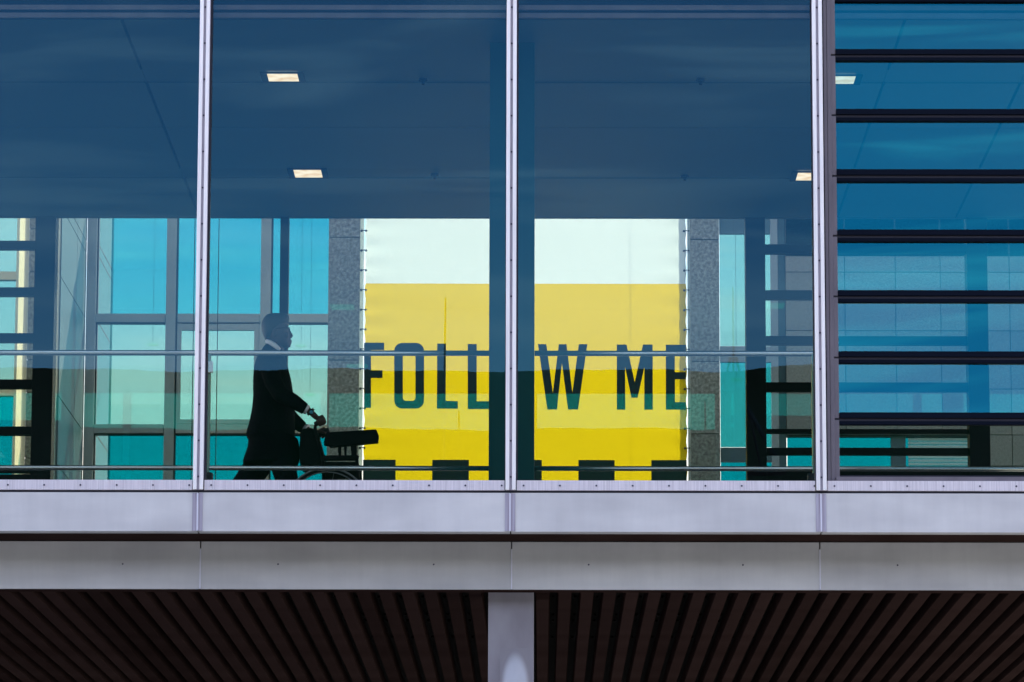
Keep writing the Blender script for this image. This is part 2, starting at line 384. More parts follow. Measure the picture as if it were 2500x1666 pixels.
# sill rails, fascia panels, cover strips
zr0, zr1 = Z(1197.5, -0.07), Z(1173, -0.07)
E5 = [XL] + MX + [XR]
for i in range(len(E5) - 1):
    a, c = E5[i] + MW / 2 + 0.006, E5[i + 1] - MW / 2 - 0.006
    zt = zr1
    rl = MB().box(a, c, -0.068, 0.03, zr0, zt, 0.003).build('sill_rail', M['rail_alu'], BR)
    n = int((c - a) / 0.2315)
    screws([(a + 0.045 + 0.2315 * k, (zr0 + zr1) / 2 - 0.002) for k in range(n + 1)], 0.0062, rl, -0.0705)
    p = MB().box(E5[i] + 0.004, E5[i + 1] - 0.004, -0.060, 0.05, z_f1, z_fu - 0.004, 0.004).build('fascia_panel', M['fascia'], BR)
MB().box(XL, XR, -0.05, 0.045, z_fu - 0.002, zr0 - 0.001).build('shadow_gap', M['gasket'], BR)
for x in MX:
    cs = MB().box(x - 0.036, x - 0.008, -0.0655, -0.0605, z_f1 + 0.004, z_fu - 0.008, 0.001).build('cover_strip', M['stain'], BR)
    MB().box(x - 0.0075, x + 0.0005, -0.070, -0.0605, z_f1 + 0.003, z_fu - 0.007, 0.002).build('seam_strip', M['seam'], cs)
    MB().box(x + 0.001, x + 0.030, -0.0655, -0.0605, z_f1 + 0.004, z_fu - 0.008, 0.001).build('cover_strip', M['stain'], BR)
LOW = [XL] + [X(v, YLF, 1380) for v in (489 - 757, 489, 1249, 2002, 2002 + 757)] + [XR]
zu = z_f1 + 0.012
MB().box(XL, XR, 0.052, YLF - 0.008, zu, zu + 0.03).build('overhang_underside', M['deck'], BR)
for i in range(len(LOW) - 1):
    lp = MB().box(LOW[i] + 0.004, LOW[i + 1] - 0.004, YLF, YLF + 0.09, z_f2, zu - 0.003, 0.004).build('lower_fascia_panel', M['fascia'], BR)
    span = (LOW[i + 1] - LOW[i]) / 2
    screws([(LOW[i] + span * (k + 0.5), Z(1379, YLF)) for k in range(2)], 0.0058, lp, YLF - 0.0025)
    if i: MB().box(LOW[i] - 0.0045, LOW[i] + 0.0045, YLF - 0.008, YLF + 0.03, z_f2 + 0.003, zu - 0.05, 0.001).build('seam_strip', M['seam'], BR)
MB().box(XL, XR, YLF + 0.005, YLF + 0.13, z_f2 - 0.004, z_f2 - 0.0005).build('fascia_flange', M['deck'], BR)

# ribbed soffit: one flat-faced rib after another with dark grooves between
SO = MB().box(XL, XR, YLF + 0.15, 13.5, z_f2 + 0.085, z_f2 + 0.12).build('soffit', M['groove'], BR)
PITCH_R, RW = 0.1470, 0.081
x_ref = X(1379.5, YLF + 0.14, 1445)
y0r, y1r = YLF + 0.14, 13.5
cx_col = X(1247.5, 0.75, 1560); cw = 0.298
def rib_mesh(ya, yb):
    mb = MB(); bm = mb.bm
    pr = [(-RW / 2 - 0.010, 0.084), (-RW / 2, 0.0), (RW / 2, 0.0), (RW / 2 + 0.010, 0.084)]
    A = [bm.verts.new((x, ya, z)) for x, z in pr]; B = [bm.verts.new((x, yb, z)) for x, z in pr]
    for i in range(3): bm.faces.new((A[i], A[i + 1], B[i + 1], B[i]))
    bm.faces.new(A[::-1]); bm.faces.new(B)
    return mb
first = rib_mesh(y0r, y1r).build('rib', M['deck'], SO); first.location = (x_ref, 0, z_f2 + 0.004)
late = None
for k in range(-38, 36):
    x = x_ref + k * PITCH_R
    if k == 0: continue
    if abs(x - cx_col) < cw / 2 + RW / 2 + 0.02:
        if late is None:
            late = rib_mesh(1.13, y1r).build('rib', M['deck'], SO); late.location = (x, 0, z_f2 + 0.004)
        else: put('rib', late.data, SO, (x, 0, z_f2 + 0.004))
        continue
    put('rib', first.data, SO, (x, 0, z_f2 + 0.004))
mb = MB()
for k in range(-32, 30):
    x = x_ref + (k + 0.5) * PITCH_R
    for yy in (1.62, 2.72, 3.12, 4.25):
        mb.box(x - 0.008, x + 0.008, yy - 0.008, yy + 0.008, z_f2 + 0.072, z_f2 + 0.084)
tag(mb.build('deck_fasteners', M['groove'], SO), kind='stuff')

# column from the road up to the roof, with a patch of light painted on its foot
co = MB().box(cx_col - cw / 2, cx_col + cw / 2, 0.75, 1.05, -0.05, z_floor - 0.07, 0.006).build('column', M['concrete'], BR)
MB().box(cx_col - cw / 2 - 0.001, cx_col + cw / 2 + 0.001, 0.749, 1.051, z_floor - 0.068, z_top - 0.003, 0.006).build('column_cladding', M['clad'], co)
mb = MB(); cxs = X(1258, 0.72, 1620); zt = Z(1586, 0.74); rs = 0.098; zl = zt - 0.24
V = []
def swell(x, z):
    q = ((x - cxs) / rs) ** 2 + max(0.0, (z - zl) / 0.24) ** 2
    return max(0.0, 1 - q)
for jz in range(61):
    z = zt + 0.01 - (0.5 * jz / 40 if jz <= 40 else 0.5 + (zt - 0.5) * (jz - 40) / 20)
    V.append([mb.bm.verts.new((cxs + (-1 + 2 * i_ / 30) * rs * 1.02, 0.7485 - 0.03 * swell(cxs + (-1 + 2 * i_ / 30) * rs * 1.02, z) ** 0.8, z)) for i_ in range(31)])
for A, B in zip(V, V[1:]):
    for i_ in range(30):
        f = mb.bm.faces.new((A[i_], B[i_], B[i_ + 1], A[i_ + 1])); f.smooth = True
# light patch put into the colour, fading out towards the edge of the swelling
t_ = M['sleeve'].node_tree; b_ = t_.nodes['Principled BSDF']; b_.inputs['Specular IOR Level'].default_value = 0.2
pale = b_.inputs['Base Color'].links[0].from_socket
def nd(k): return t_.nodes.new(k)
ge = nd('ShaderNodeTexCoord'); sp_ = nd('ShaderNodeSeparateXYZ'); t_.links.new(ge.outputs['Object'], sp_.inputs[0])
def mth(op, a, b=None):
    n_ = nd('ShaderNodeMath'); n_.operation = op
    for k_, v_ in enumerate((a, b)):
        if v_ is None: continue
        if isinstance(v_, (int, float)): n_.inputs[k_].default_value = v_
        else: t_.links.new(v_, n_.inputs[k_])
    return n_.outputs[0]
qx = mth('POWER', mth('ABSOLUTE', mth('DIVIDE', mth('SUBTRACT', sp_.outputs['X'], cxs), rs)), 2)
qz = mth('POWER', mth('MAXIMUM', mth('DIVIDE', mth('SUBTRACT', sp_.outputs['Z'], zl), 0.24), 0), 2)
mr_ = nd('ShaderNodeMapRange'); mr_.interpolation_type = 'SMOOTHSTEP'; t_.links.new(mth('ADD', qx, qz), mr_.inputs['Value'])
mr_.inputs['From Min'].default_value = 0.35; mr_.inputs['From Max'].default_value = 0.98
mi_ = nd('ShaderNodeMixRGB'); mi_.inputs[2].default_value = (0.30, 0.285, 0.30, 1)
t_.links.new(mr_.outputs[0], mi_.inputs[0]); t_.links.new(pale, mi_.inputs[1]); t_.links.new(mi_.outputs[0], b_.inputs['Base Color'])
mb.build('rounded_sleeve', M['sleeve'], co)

# front panes: 12 mm sheets with the slight waviness of toughened glass
def pane(name, x0, x1, z0, z1, y, m, parent, nx=26, nz=30, amp=3e-5, wavy=True, thick=0.012):
    mb = MB(); bm = mb.bm
    ph = [random.uniform(0, 6.28) for _ in range(6)]
    def off(x, z):
        return amp * (math.sin(3.1 * x + ph[0]) + 0.7 * math.sin(2.0 * z + 1.1 * x + ph[1]) + 0.5 * math.sin(5.3 * x - 1.7 * z + ph[2])) if wavy else 0
    if not wavy: nx = nz = 1
    V = [[bm.verts.new((x0 + (x1 - x0) * i / nx, y + off(x0 + (x1 - x0) * i / nx, z0 + (z1 - z0) * j / nz), z0 + (z1 - z0) * j / nz)) for i in range(nx + 1)] for j in range(nz + 1)]
    for j in range(nz):
        for i in range(nx):
            f = bm.faces.new((V[j][i], V[j][i + 1], V[j + 1][i + 1], V[j + 1][i])); f.smooth = True
    q = [bm.verts.new(p) for p in ((x0, y + thick, z0), (x1, y + thick, z0), (x1, y + thick, z1), (x0, y + thick, z1))]
    bm.faces.new(q[::-1]).material_index = 1
    return mb.build(name, [m, M['clear']], parent, recalc=False)
for i in range(4):
    if i == 3: continue
    pane('glass_pane', MX[i] + MW / 2 + 0.001, MX[i + 1] - MW / 2 - 0.001, z_sill - 0.03, z_top, 0.0, M['glass'], BR)
pane('glass_pane', XL, MX[0] - MW / 2, z_sill - 0.03, z_top, 0.0, M['glass'], BR)
pane('glass_pane', MX[4] + MW / 2, XR, z_sill - 0.03, z_top, 0.0, M['glass'], BR)

# the louvred bay on the right
LV = MB().box(X(2043, 0), MX[4] - 0.04, 0.05, 0.058, Z(1171, 0), Z(1163, 0)).build('louvre_window', M['gasket'], BR)
xa = X(2006, -0.03); zt_l = z_top
steps = [(2005, 2020, -0.030), (2020, 2031, -0.018), (2031, 2046, -0.008)]
bars_py = [(-26, 4), (121, 148), (267, 295), (414, 443), (561, 589), (709, 737), (858, 886), (1007, 1036)]
for a, c, y in steps[:2]:
    MB().box(X(a + 6, y), X(c + 6, y) - 0.002, y, 0.06, z_sill - 0.005, zt_l, 0.002).build('jamb', M['jamb'], LV)
cuts = [z_sill + 0.002] + [Z(b_ - 13, 0) for a, b_ in bars_py[::-1]] + [zt_l]
for z0, z1 in zip(cuts, cuts[1:]):
    MB().box(X(2031 + 5, -0.01), X(2046 + 1, -0.01), -0.010, 0.06, z0 + 0.006, z1 - 0.006, 0.002).build('jamb_block', M['jamb'], LV)
MB().box(X(2037, 0), MX[4] - 0.04, -0.055, 0.04, zr1 + 0.001, Z(1166, 0), 0.002).build('sill', M['jamb'], LV)
xg0, xg1 = X(2047.5, 0), MX[4] - 0.04
for a, c in bars_py:
    h = (c - a)
    MB().box(xg0, xg1, -0.020, 0.05, Z(a + h * 0.47, 0), Z(a, 0), 0.002).build('louvre_bar', M['navy'], LV)
    MB().box(xg0 - 0.03, xg1, 0.0, 0.05, Z(a + h * 0.70, 0), Z(a + h * 0.48, 0)).build('louvre_gap', M['gasket'], LV)
    MB().box(xg0, xg1, -0.008, 0.05, Z(c, 0), Z(a + h * 0.71, 0), 0.002).build('louvre_frame', M['navy'], LV)
TILT = R(2.6)
edges = [(bars_py[i][1], bars_py[i + 1][0]) for i in range(len(bars_py) - 1)] + [(1036, 1164)]
for k, (a, c) in enumerate(edges):
    z1, z0 = Z(a, 0.01) , Z(c, 0.01)
    o = pane('louvre_pane', xg0, xg1, -(z1 - z0) / 2 - 0.004, (z1 - z0) / 2 + 0.004, 0.0, M['lglass'] if k < len(edges) - 1 else M['glass'], LV, wavy=False, thick=0.008)
    o.location = (0, 0.014, (z0 + z1) / 2)
    if k < len(edges) - 1: o.rotation_euler.x = -TILT
MB().box(xg0, xg1, 0.0, 0.05, Z(1171, 0), Z(1160, 0)).build('louvre_frame', M['gasket'], LV)

# back row: dark columns and rails
BC = [(80, 130), (1822, 1870), (2364, 2414)]
for a, c in BC:
    MB().box(X(a, YB), X(c, YB), YB, YB + 0.2, z_floor, z_top - 0.004, 0.004).build('back_column', M['dark'], BR)
MB().box(X(681, YB), X(702, YB), YB, YB + 0.1, z_floor, z_top - 0.004, 0.003).build('back_mullion', M['dark'], BR)
rail_l = [(586, 606), (700, 720), (812, 833), (925, 946), (1040, 1060), (1141, 1152)]
for (pa, pb) in rail_l:
    MB().box(XL, X(80, YB) - 0.002, YB + 0.03, YB + 0.12, Z(pb, YB, 40), Z(pa, YB, 40), 0.003).build('back_rail', M['dark'], BR)
for (pa, pb) in [(595, 616), (707, 728), (819, 839), (932, 953), (1046, 1055), (1092, 1108)]:
    MB().box(X(1870, YB) + 0.002, X(2364, YB) - 0.002, YB + 0.03, YB + 0.12, Z(pb, YB, 1930), Z(pa, YB, 1930), 0.003).build('back_rail', M['dark'], BR)
MB().box(X(1870, YB) + 0.002, X(2600, YB), YB + 0.03, YB + 0.12, z_floor, Z(1142, YB, 1930)).build('back_upstand', M['dark'], BR)
MB().box(XL, X(80, YB) - 0.002, YB + 0.03, YB + 0.12, z_floor, Z(1157, YB, 40)).build('back_upstand', M['dark'], BR)
gx = [XL, X(105, YG), X(690, YG), X(1250, YG), X(1846, YG), X(2389, YG), XR]
for a, c in zip(gx, gx[1:]):
    pane('rear_pane', a + 0.004, c - 0.004, z_floor - 0.02, z_top + 0.02, YG, M['rglass'], BR, nx=12, nz=20, amp=2.5e-5)
for px in (472, 531):
    MB().box(X(px - 0.8, YG), X(px + 0.8, YG), YG - 0.03, YG - 0.012, z_floor, z_top - 0.004).build('glazing_joint', M['dark'], BR)

# ------------------------------------------------------------------ handrail
HR = thing('handrail', 'long brushed steel handrail with a lower rail running behind the front glass', 'handrail')
YH = 0.92
zh, zh2 = Z(863, YH), Z(1144, YH)
xh0, xh1 = XL + 0.05, XR - 0.05
def rail_seg(a, c, z, r, name):
    MB().tube([(a, YH, z), ((a + c) / 2, YH, z), (c, YH, z)], r, 14).build(name, M['chrome'], HR)
gap = cw / 2 + 0.002
rail_seg(xh0, cx_col - gap, zh, 0.0185, 'top_rail'); rail_seg(cx_col + gap, xh1, zh, 0.0185, 'top_rail')
rail_seg(xh0, cx_col - gap, zh2, 0.0165, 'lower_rail'); rail_seg(cx_col + gap, xh1, zh2, 0.0165, 'lower_rail')
M['post'] = mat('glass edged post', (0.25, 0.42, 0.36), 0.3)
for px in (511, 1985, -250, 2730):
    x = X(px, YH)
    po = MB().box(x - 0.012, x + 0.012, YH - 0.03, YH + 0.03, z_floor, zh - 0.012, 0.003).build('post', M['post'], HR)
    MB().box(x - 0.006, x + 0.03, YH - 0.045, YH - 0.031, Z(914, YH), Z(886, YH), 0.004).build('clip', M['chrome'], po)
    MB().box(x - 0.045, x + 0.035, YH - 0.05, YH + 0.05, z_floor, Z(1157, YH), 0.004).build('foot', M['gasket'], po)

# ------------------------------------------------------------------ ceiling lights and detectors
def ceiling_light(px, py, wpx, label):
    y = cy(py); x = X(px, y, py); wd = wpx / F * (y - CAM.y + 0.6); dp = cy(py - 9) and (cy(py + 10) - cy(py - 10))
    t = thing('ceiling_light', label, 'ceiling light', 'recessed lights in the bridge ceiling'); t.location = (x, y, zc)
    f = MB()
    for (a, c, e, g_) in ((-wd / 2 - 0.045, -wd / 2, -dp / 2 - 0.02, dp / 2 + 0.02), (wd / 2, wd / 2 + 0.045, -dp / 2 - 0.02, dp / 2 + 0.02), (-wd / 2, wd / 2, -dp / 2 - 0.02, -dp / 2), (-wd / 2, wd / 2, dp / 2, dp / 2 + 0.02)):
        f.box(a, c, e, g_, -0.012, -0.003)
    f.build('trim', M['navy'], t)
    MB().box(-wd / 2 + 0.001, wd / 2 - 0.001, -dp / 2 + 0.001, dp / 2 - 0.001, -0.008, -0.004).build('diffuser', M['lamp'], t)
ceiling_light(691, 187, 75, 'lit recessed ceiling light in the left middle bay, nearer the front glass')
ceiling_light(752, 422, 68, 'lit recessed ceiling light in the left middle bay, farther in above the glazed doors')
ceiling_light(1979, 428, 68, 'lit recessed ceiling light partly hidden behind the right white mullion')
ceiling_light(2046, 192, 82, 'lit recessed ceiling light behind the louvred panes on the right')
def detector(px, py, label):
    y = cy(py); t = thing('detector', label, 'smoke detector', 'small detectors on the bridge ceiling'); t.location = (X(px, y, py), y, zc)
    m1 = MB(); m1.tube([(0, 0, -0.002), (0, 0, -0.018)], 0.03, 14); m1.build('base', M['navy'], t)
    m2 = MB(); m2.tube([(0, 0, -0.019), (0, 0, -0.045)], [0.014, 0.008], 12); m2.build('cap', M['navy'], t)
detector(1033, 192, 'small ceiling detector level with the nearer light, left of the tall column')
detector(1061, 424, 'small ceiling detector farther in, above the banner letters left of the column')
detector(1710, 192, 'small ceiling detector right of the tall column, nearer the front glass')
detector(1672, 427, 'small ceiling detector right of the tall column, above the banner edge')

# ------------------------------------------------------------------ behind the bridge: granite pillars, banner, glazed screen, stone wall
YP = 12.0                                  # pillar fronts
YS = 14.4                                  # glazed screen
z_gt = 13.0
z_sc = 10.3
def pillar(pa, pb, label, joints, depth=0.2, g='granite pillars behind the bridge'):
    t = thing('stone_pillar', label, 'pillar', g)
    x0, x1 = X(pa, YP), X(pb, YP)
    MB().box(x0 + 0.006, x1 - 0.006, YP + 0.02, YP + depth, 0, z_gt).build('core', M['joint'], t)
    zs = [0.02, 2.0, 4.0] + [Z(j, YP) for j in joints] + [9.6, 11.2, z_gt]
    for z0, z1 in zip(zs, zs[1:]):
        MB().box(x0, x1, YP, YP + 0.04, z0 + 0.004, z1 - 0.004, 0.003).build('granite_slab', M['granite'], t)
    return t
pillar(66, 138, 'grey granite pillar beside the cream window frame, mostly behind a dark column', (1120, 960, 880, 664, 560))
pillar(800, 877, 'speckled granite pillar between the blue glazing and the left banner edge', (1058, 880, 580))
pillar(1686, 1757, 'speckled granite pillar along the right edge of the yellow banner', (1059, 882, 585))

# banner
BN = thing('banner', 'large yellow and white banner reading FOLLOW ME laced to its frame', 'banner')
YN = 12.06
bx0, bx1 = X(889, YN), X(1677, YN)
zbt, zby, zbb = Z(430, YN), Z(693, YN), Z(1300, YN)
hook_py = [469 + 48.2 * k for k in range(17)]
def cloth(z0, z1, m, name, nz):
    mb = MB(); bm = mb.bm; nx = 40
    V = []
    for j in range(nz + 1):
        z = z0 + (z1 - z0) * j / nz; row = []
        for i in range(nx + 1):
            u = i / nx; x = bx0 + (bx1 - bx0) * u
            edge = max(0.0, 1 - min(u, 1 - u) * 26)
            sc = 0.010 * edge * math.sin(math.pi * ((z - Z(hook_py[0], YN)) / (Z(hook_py[1], YN) - Z(hook_py[0], YN)))) ** 2
            x += sc if u < 0.5 else -sc
            ed = math.exp(-min(u, 1 - u) * (bx1 - bx0) / 0.16)
            row.append(bm.verts.new((x, YN + 0.004 * math.sin(2.2 * x + 0.7 * z) + 0.006 * math.sin(1.3 * z - 2.9 * x + 1.0) * math.sin(0.8 * x + 2) + 0.006 * ed * math.sin(2 * math.pi * (z - Z(hook_py[0], YN)) / (Z(hook_py[1], YN) - Z(hook_py[0], YN))), z)))
        V.append(row)
    for j in range(nz):
        for i in range(nx):
            f = bm.faces.new((V[j][i], V[j][i + 1], V[j + 1][i + 1], V[j + 1][i])); f.smooth = True
    return mb.build(name, m, BN, recalc=False)
cloth(zby, zbt, M['ban_white'], 'white_cloth', 60); cloth(zbb, zby, M['ban_yellow'], 'yellow_cloth', 140)
for a, c in ((877.5, 886.5), (1679, 1685.5)):
    MB().box(X(a, YN), X(c, YN), YN - 0.02, YN + 0.02, zbb, zbt, 0.004).build('banner_pole', M['ban_white'], BN)
for py in hook_py:
    for a, c in ((881, 892), (1671, 1682)):
        z = Z(py, YN); mb = MB()
        mb.tube([(X(a, YN), YN - 0.026, z), (X((a + c) / 2, YN), YN - 0.03, z + 0.004), (X(c, YN), YN - 0.012, z + 0.003)], 0.0045, 6)
        mb.ball((X(a, YN), YN - 0.024, z), 0.012, 8); mb.ball((X(c, YN), YN - 0.012, z + 0.003), 0.011, 8)
        mb.build('lacing_hook', M['screw'], BN)
YL0, YL1 = YN - 0.020, YN - 0.015
def p4(x, y): return W(860 + x / 2.2409, 500 + y / 2.24, YN)
def p5(x, y): return W(1180 + x / 2.2407, 500 + y / 2.24, YN)
def letter(name, f, outline):
    MB().prism([f(*q) for q in outline], YL0, YL1).build(name, M['ink'], BN)
letter('letter_f', p4, [(65, 757), (175, 757), (175, 797), (103, 797), (103, 908), (166, 908), (166, 950), (103, 950), (103, 1113), (65, 1113)])
def letter_o(f, x0, x1, y0, y1, st):
    mb = MB(); bm = mb.bm
    def rr(ax, bx, ay, by, r):
        out = []
        for cx_, cy_, a0 in ((bx - r, by - r, 0), (ax + r, by - r, 90), (ax + r, ay + r, 180), (bx - r, ay + r, 270)):
            for k in range(7):
                a = R(a0 + 15 * k); out.append((cx_ + r * math.cos(a), cy_ + r * math.sin(a)))
        return out
    O = rr(x0, x1, y0, y1, 44); I = rr(x0 + st, x1 - st, y0 + 42, y1 - 42, 18)
    vo = [[bm.verts.new((f(*p)[0], y, f(*p)[1])) for p in O] for y in (YL0, YL1)]
    vi = [[bm.verts.new((f(*p)[0], y, f(*p)[1])) for p in I] for y in (YL0, YL1)]
    n = len(O)
    for i in range(n):
        j = (i + 1) % n
        bm.faces.new((vo[0][i], vo[0][j], vi[0][j], vi[0][i])); bm.faces.new((vo[1][i], vi[1][i], vi[1][j], vo[1][j]))
        bm.faces.new((vo[0][i], vo[1][i], vo[1][j], vo[0][j])); bm.faces.new((vi[0][i], vi[0][j], vi[1][j], vi[1][i]))
    mb.build('letter_o', M['ink'], BN)
letter_o(p4, 230, 393, 758, 1117, 47)
letter('letter_l', p4, [(465, 762), (513, 762), (511, 1075), (578, 1077), (578, 1118), (463, 1117)])
letter('letter_l', p4, [(632, 764), (681, 764), (681, 1077), (752, 1077), (752, 1120), (632, 1120)])
letter_o(p4, 800, 963, 762, 1121, 47)
letter('letter_w', p5, [(299, 765), (345, 765), (380, 1030), (413, 765), (455, 765), (487, 1030), (522, 765), (569, 765), (518, 1122), (463, 1122), (430, 868), (403, 1122), (350, 1122)])
letter('letter_m', p5, [(730, 767), (783, 767), (828, 972), (873, 767), (926, 767), (927, 1123), (880, 1123), (881, 890), (844, 1058), (810, 1058), (775, 890), (777, 1123), (730, 1123)])
letter('letter_e', p5, [(998, 768), (1108, 768), (1108, 810), (1047, 810), (1047, 918), (1108, 918), (1108, 957), (1048, 957), (1048, 1082), (1108, 1082), (1108, 1123), (998, 1123)])
for a, c in ((889, 968), (1057, 1146), (1235, 1323), (1412, 1500), (1589, 1675)):
    MB().box(X(a, YN), X(c, YN), YL0, YL1, Z(1211, YN), Z(1124, YN)).build('checker_square', M['ink'], BN)

# glazed screen left of the banner
SC = thing('glazed_screen', 'blue glazed wall with grey frames and a door left of the banner', 'glass wall')
def fr(pa, pb, qa, qb, y=YS, d=0.10, m='alu', name='frame', par=None):
    return MB().box(X(pa, y), X(pb, y), y, y + d, Z(qb, y, 450), Z(qa, y, 450), 0.004).build(name, M[m], par or SC)
for a, c in ((208, 232), (403, 427), (634, 659)):
    MB().box(X(a, YS), X(c, YS), YS, YS + 0.12, 0, z_sc, 0.004).build('frame_post', M['alu'], SC)
    MB().box(X(c, YS) + 0.001, X(c + 4, YS), YS + 0.03, YS + 0.1, 0, z_sc).build('post_gasket', M['gasket'], SC)
for a, c in ((233, 402), (432, 633), (664, 800)):
    fr(a, c, 766, 787, YS + 0.01, name='transom'); fr(a, c, 787.5, 789.5, YS + 0.012, m='gasket', name='transom_gasket')
    fr(a, c, 1036, 1058, YS + 0.01, name='transom'); fr(a, c, 1058.5, 1061.5, YS + 0.012, m='gasket', name='transom_gasket')
def spane(pa, pb, qa, qb, m, y=YS + 0.06, par=None, name='pane'):
    z1 = z_sc if qa is None else Z(qa, y, 450); z0 = 0.2 if qb is None else Z(qb, y, 450)
    o = MB().box(X(pa, y), X(pb, y), y, y + 0.01, z0, z1).build(name, [M[m]], par or SC); return o
for a, c in ((268, 403), (431, 634), (663, 801)):
    spane(a, c, None, 766, 'p_blue'); spane(a, c, 1061, None, 'p_teal')
    if a != 431: spane(a, c, 789, 1036, 'p_pale')
dr = fr(432, 442, 790, 1035, YS + 0.02, 0.06, name='door')
fr(620, 633, 790, 1035, YS + 0.02, 0.06, name='door_stile', par=dr)
fr(442, 620, 791, 806, YS + 0.02, 0.06, name='door_head', par=dr); fr(442, 620, 1024, 1035, YS + 0.02, 0.06, name='door_foot', par=dr)
spane(442, 620, 806, 1025, 'p_pale', YS + 0.05, par=dr, name='door_pane')
# granite-clad return wall that runs back to the screen, and dark panels built as its reflection
RT = thing('return_wall', 'blue grey side wall running back from the pillar to the glazed screen', 'wall')
xr = X(139, YP)
MB().box(xr - 0.25, xr - 0.03, YP + 0.22, YS - 0.02, 0, z_gt).build('core', M['joint'], RT)
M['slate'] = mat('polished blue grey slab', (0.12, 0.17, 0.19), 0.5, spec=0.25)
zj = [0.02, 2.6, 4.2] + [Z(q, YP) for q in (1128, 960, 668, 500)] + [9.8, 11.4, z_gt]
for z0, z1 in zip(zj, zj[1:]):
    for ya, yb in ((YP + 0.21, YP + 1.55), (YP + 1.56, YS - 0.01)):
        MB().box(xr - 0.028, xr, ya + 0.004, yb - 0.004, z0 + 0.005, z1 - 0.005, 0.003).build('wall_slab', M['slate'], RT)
xi = X(233, YS)
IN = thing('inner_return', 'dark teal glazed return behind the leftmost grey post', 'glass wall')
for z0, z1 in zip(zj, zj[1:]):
    MB().box(xi - 0.02, xi, YS + 0.16, YS + 1.6, z0 + 0.006, z1 - 0.006).build('pane', M['p_dark'], IN)  # reflection of the side wall, built as panes
    MB().box(xi - 0.03, xi + 0.002, YS + 0.16, YS + 1.6, z1 - 0.006, z1 + 0.006).build('rail', M['gasket'], IN)  # reflected joint of the side wall
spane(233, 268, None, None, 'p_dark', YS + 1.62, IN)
# cream framed glazing at the far left
CF = thing('cream_window', 'cream framed window at the far left behind dark rails', 'window')
YC = 12.1
xc0 = X(-420, YC)
MB().box(X(42, 11.25) - 0.025, X(42, 11.25), 11.25, 11.985, 0, z_gt, 0.003).build('jamb_fin', M['cream'], CF)
for q in ((664, 684), (946, 967)):
    MB().box(xc0, X(44, YC) - 0.03, YC - 0.02, YC + 0.08, Z(q[1], YC, 20), Z(q[0], YC, 20), 0.004).build('transom', M['cream'], CF)
zz = [0.1, Z(967, YC, 20), Z(946, YC, 20), Z(684, YC, 20), Z(664, YC, 20), z_gt]
for z0, z1, m in ((zz[0], zz[1], 'p_teal'), (zz[2], zz[3], 'p_pale'), (zz[4], zz[5], 'p_pale')):
    MB().box(xc0, X(44, YC) - 0.03, YC + 0.02, YC + 0.03, z0, z1).build('pane', M[m], CF)

# small round lamps hanging in the lobby behind the glazing
def pendant(px, py, wpx, label, y):
    x, z = W(px, py, y); t = thing('pendant_lamp', label, 'lamp', 'round lamps hanging behind the glazing'); t.location = (x, y, z)
    r_ = wpx / 2 / F * (y - CAM.y + 1.0)
    MB().tube([(0, 0, 0.0), (0, 0, 0.012)], [r_, r_ * 0.9], 20).build('disc', M['disc'], t)
    MB().tube([(0, 0, 0.013), (0, 0, 3.2)], 0.002, 5).build('stem', M['alu'], t)
M['disc'] = emit('lamp disc', (0.9, 1.0, 0.95), 1.0)
pendant(373, 843, 30, 'small round lamp glowing behind the glazing left of the first mullion', 15.4)
pendant(735, 846, 28, 'small round lamp glowing just in front of the man, level with his chin', 15.4)
pendant(757, 965, 24, 'small round lamp glowing low between the man and the left granite pillar', 15.4)
pendant(1798, 928, 28, 'small round lamp glowing in the narrow window right of the banner', 13.4)

# narrow window right of the banner
NW = thing('narrow_window', 'tall narrow window between the right granite pillar and a dark column', 'window')
def nb(pa, pb, qa, qb, m, name, y=YP + 0.05, d=0.06):
    z1 = z_gt if qa is None else Z(qa, y, 1790); z0 = 0.2 if qb is None else Z(qb, y, 1790)
    return MB().box(X(pa, y), X(pb, y), y, y + d, z0, z1, 0.002).build(name, M[m], NW)
nb(1758, 1882, None, 571, 'slate', 'spandrel'); nb(1758, 1882, 571.5, 845, 'p_pale', 'pane', d=0.01)
nb(1758, 1882, 845.5, 884, 'alu', 'transom'); nb(1758, 1882, 884.5, 1092, 'p_mint', 'pane', d=0.01)
nb(1758, 1882, 1093, 1128, 'slate', 'spandrel', d=0.05); nb(1758, 1882, 1129, None, 'p_teal', 'pane', d=0.01)
nb(1882.5, 1900, None, None, 'alu', 'frame_post'); nb(1900.5, 1918, None, None, 'slate', 'frame_post', y=YP + 0.08)

# stone wall at the right with reflected windows and a blind built into it
SWL = thing('stone_wall', 'granite tiled wall behind the louvred bay on the right', 'wall')
cxs_ = [1919, 2064, 2188, 2298, 2400, 2467, 2600, 2740, 2880]
zs = [0.02, 1.8, 3.4, Z(1240, YP, 2200), Z(1138, YP, 2200), Z(1062, YP, 2200), Z(950, YP, 2200), Z(808, YP, 2200), Z(665, YP, 2200), Z(522, YP, 2200), 9.2, 10.8, z_gt]
win = [(1919, 2188), (2188, 2400)]
for j, (z0, z1) in enumerate(zip(zs, zs[1:])):
    for a, c in zip(cxs_, cxs_[1:]):
        if j == 4 and a < 2400: continue
        MB().box(X(a, YP) + 0.003, X(c, YP) - 0.003, YP, YP + 0.04, z0 + 0.003, z1 - 0.003, 0.003).build('granite_slab', M['granite_wall'], SWL)
MB().box(X(1920, YP), X(2880, YP), YP + 0.042, YP + 0.2, 0, zs[4]).build('backing', M['joint'], SWL)
MB().box(X(1920, YP), X(2880, YP), YP + 0.042, YP + 0.2, zs[5], z_gt).build('backing', M['joint'], SWL)
MB().box(X(2400, YP), X(2880, YP), YP + 0.042, YP + 0.2, zs[4], zs[5]).build('backing', M['joint'], SWL)
SWN = thing('strip_window', 'low strip window in the granite wall with a pale slatted blind', 'window')
yw = YP + 0.05
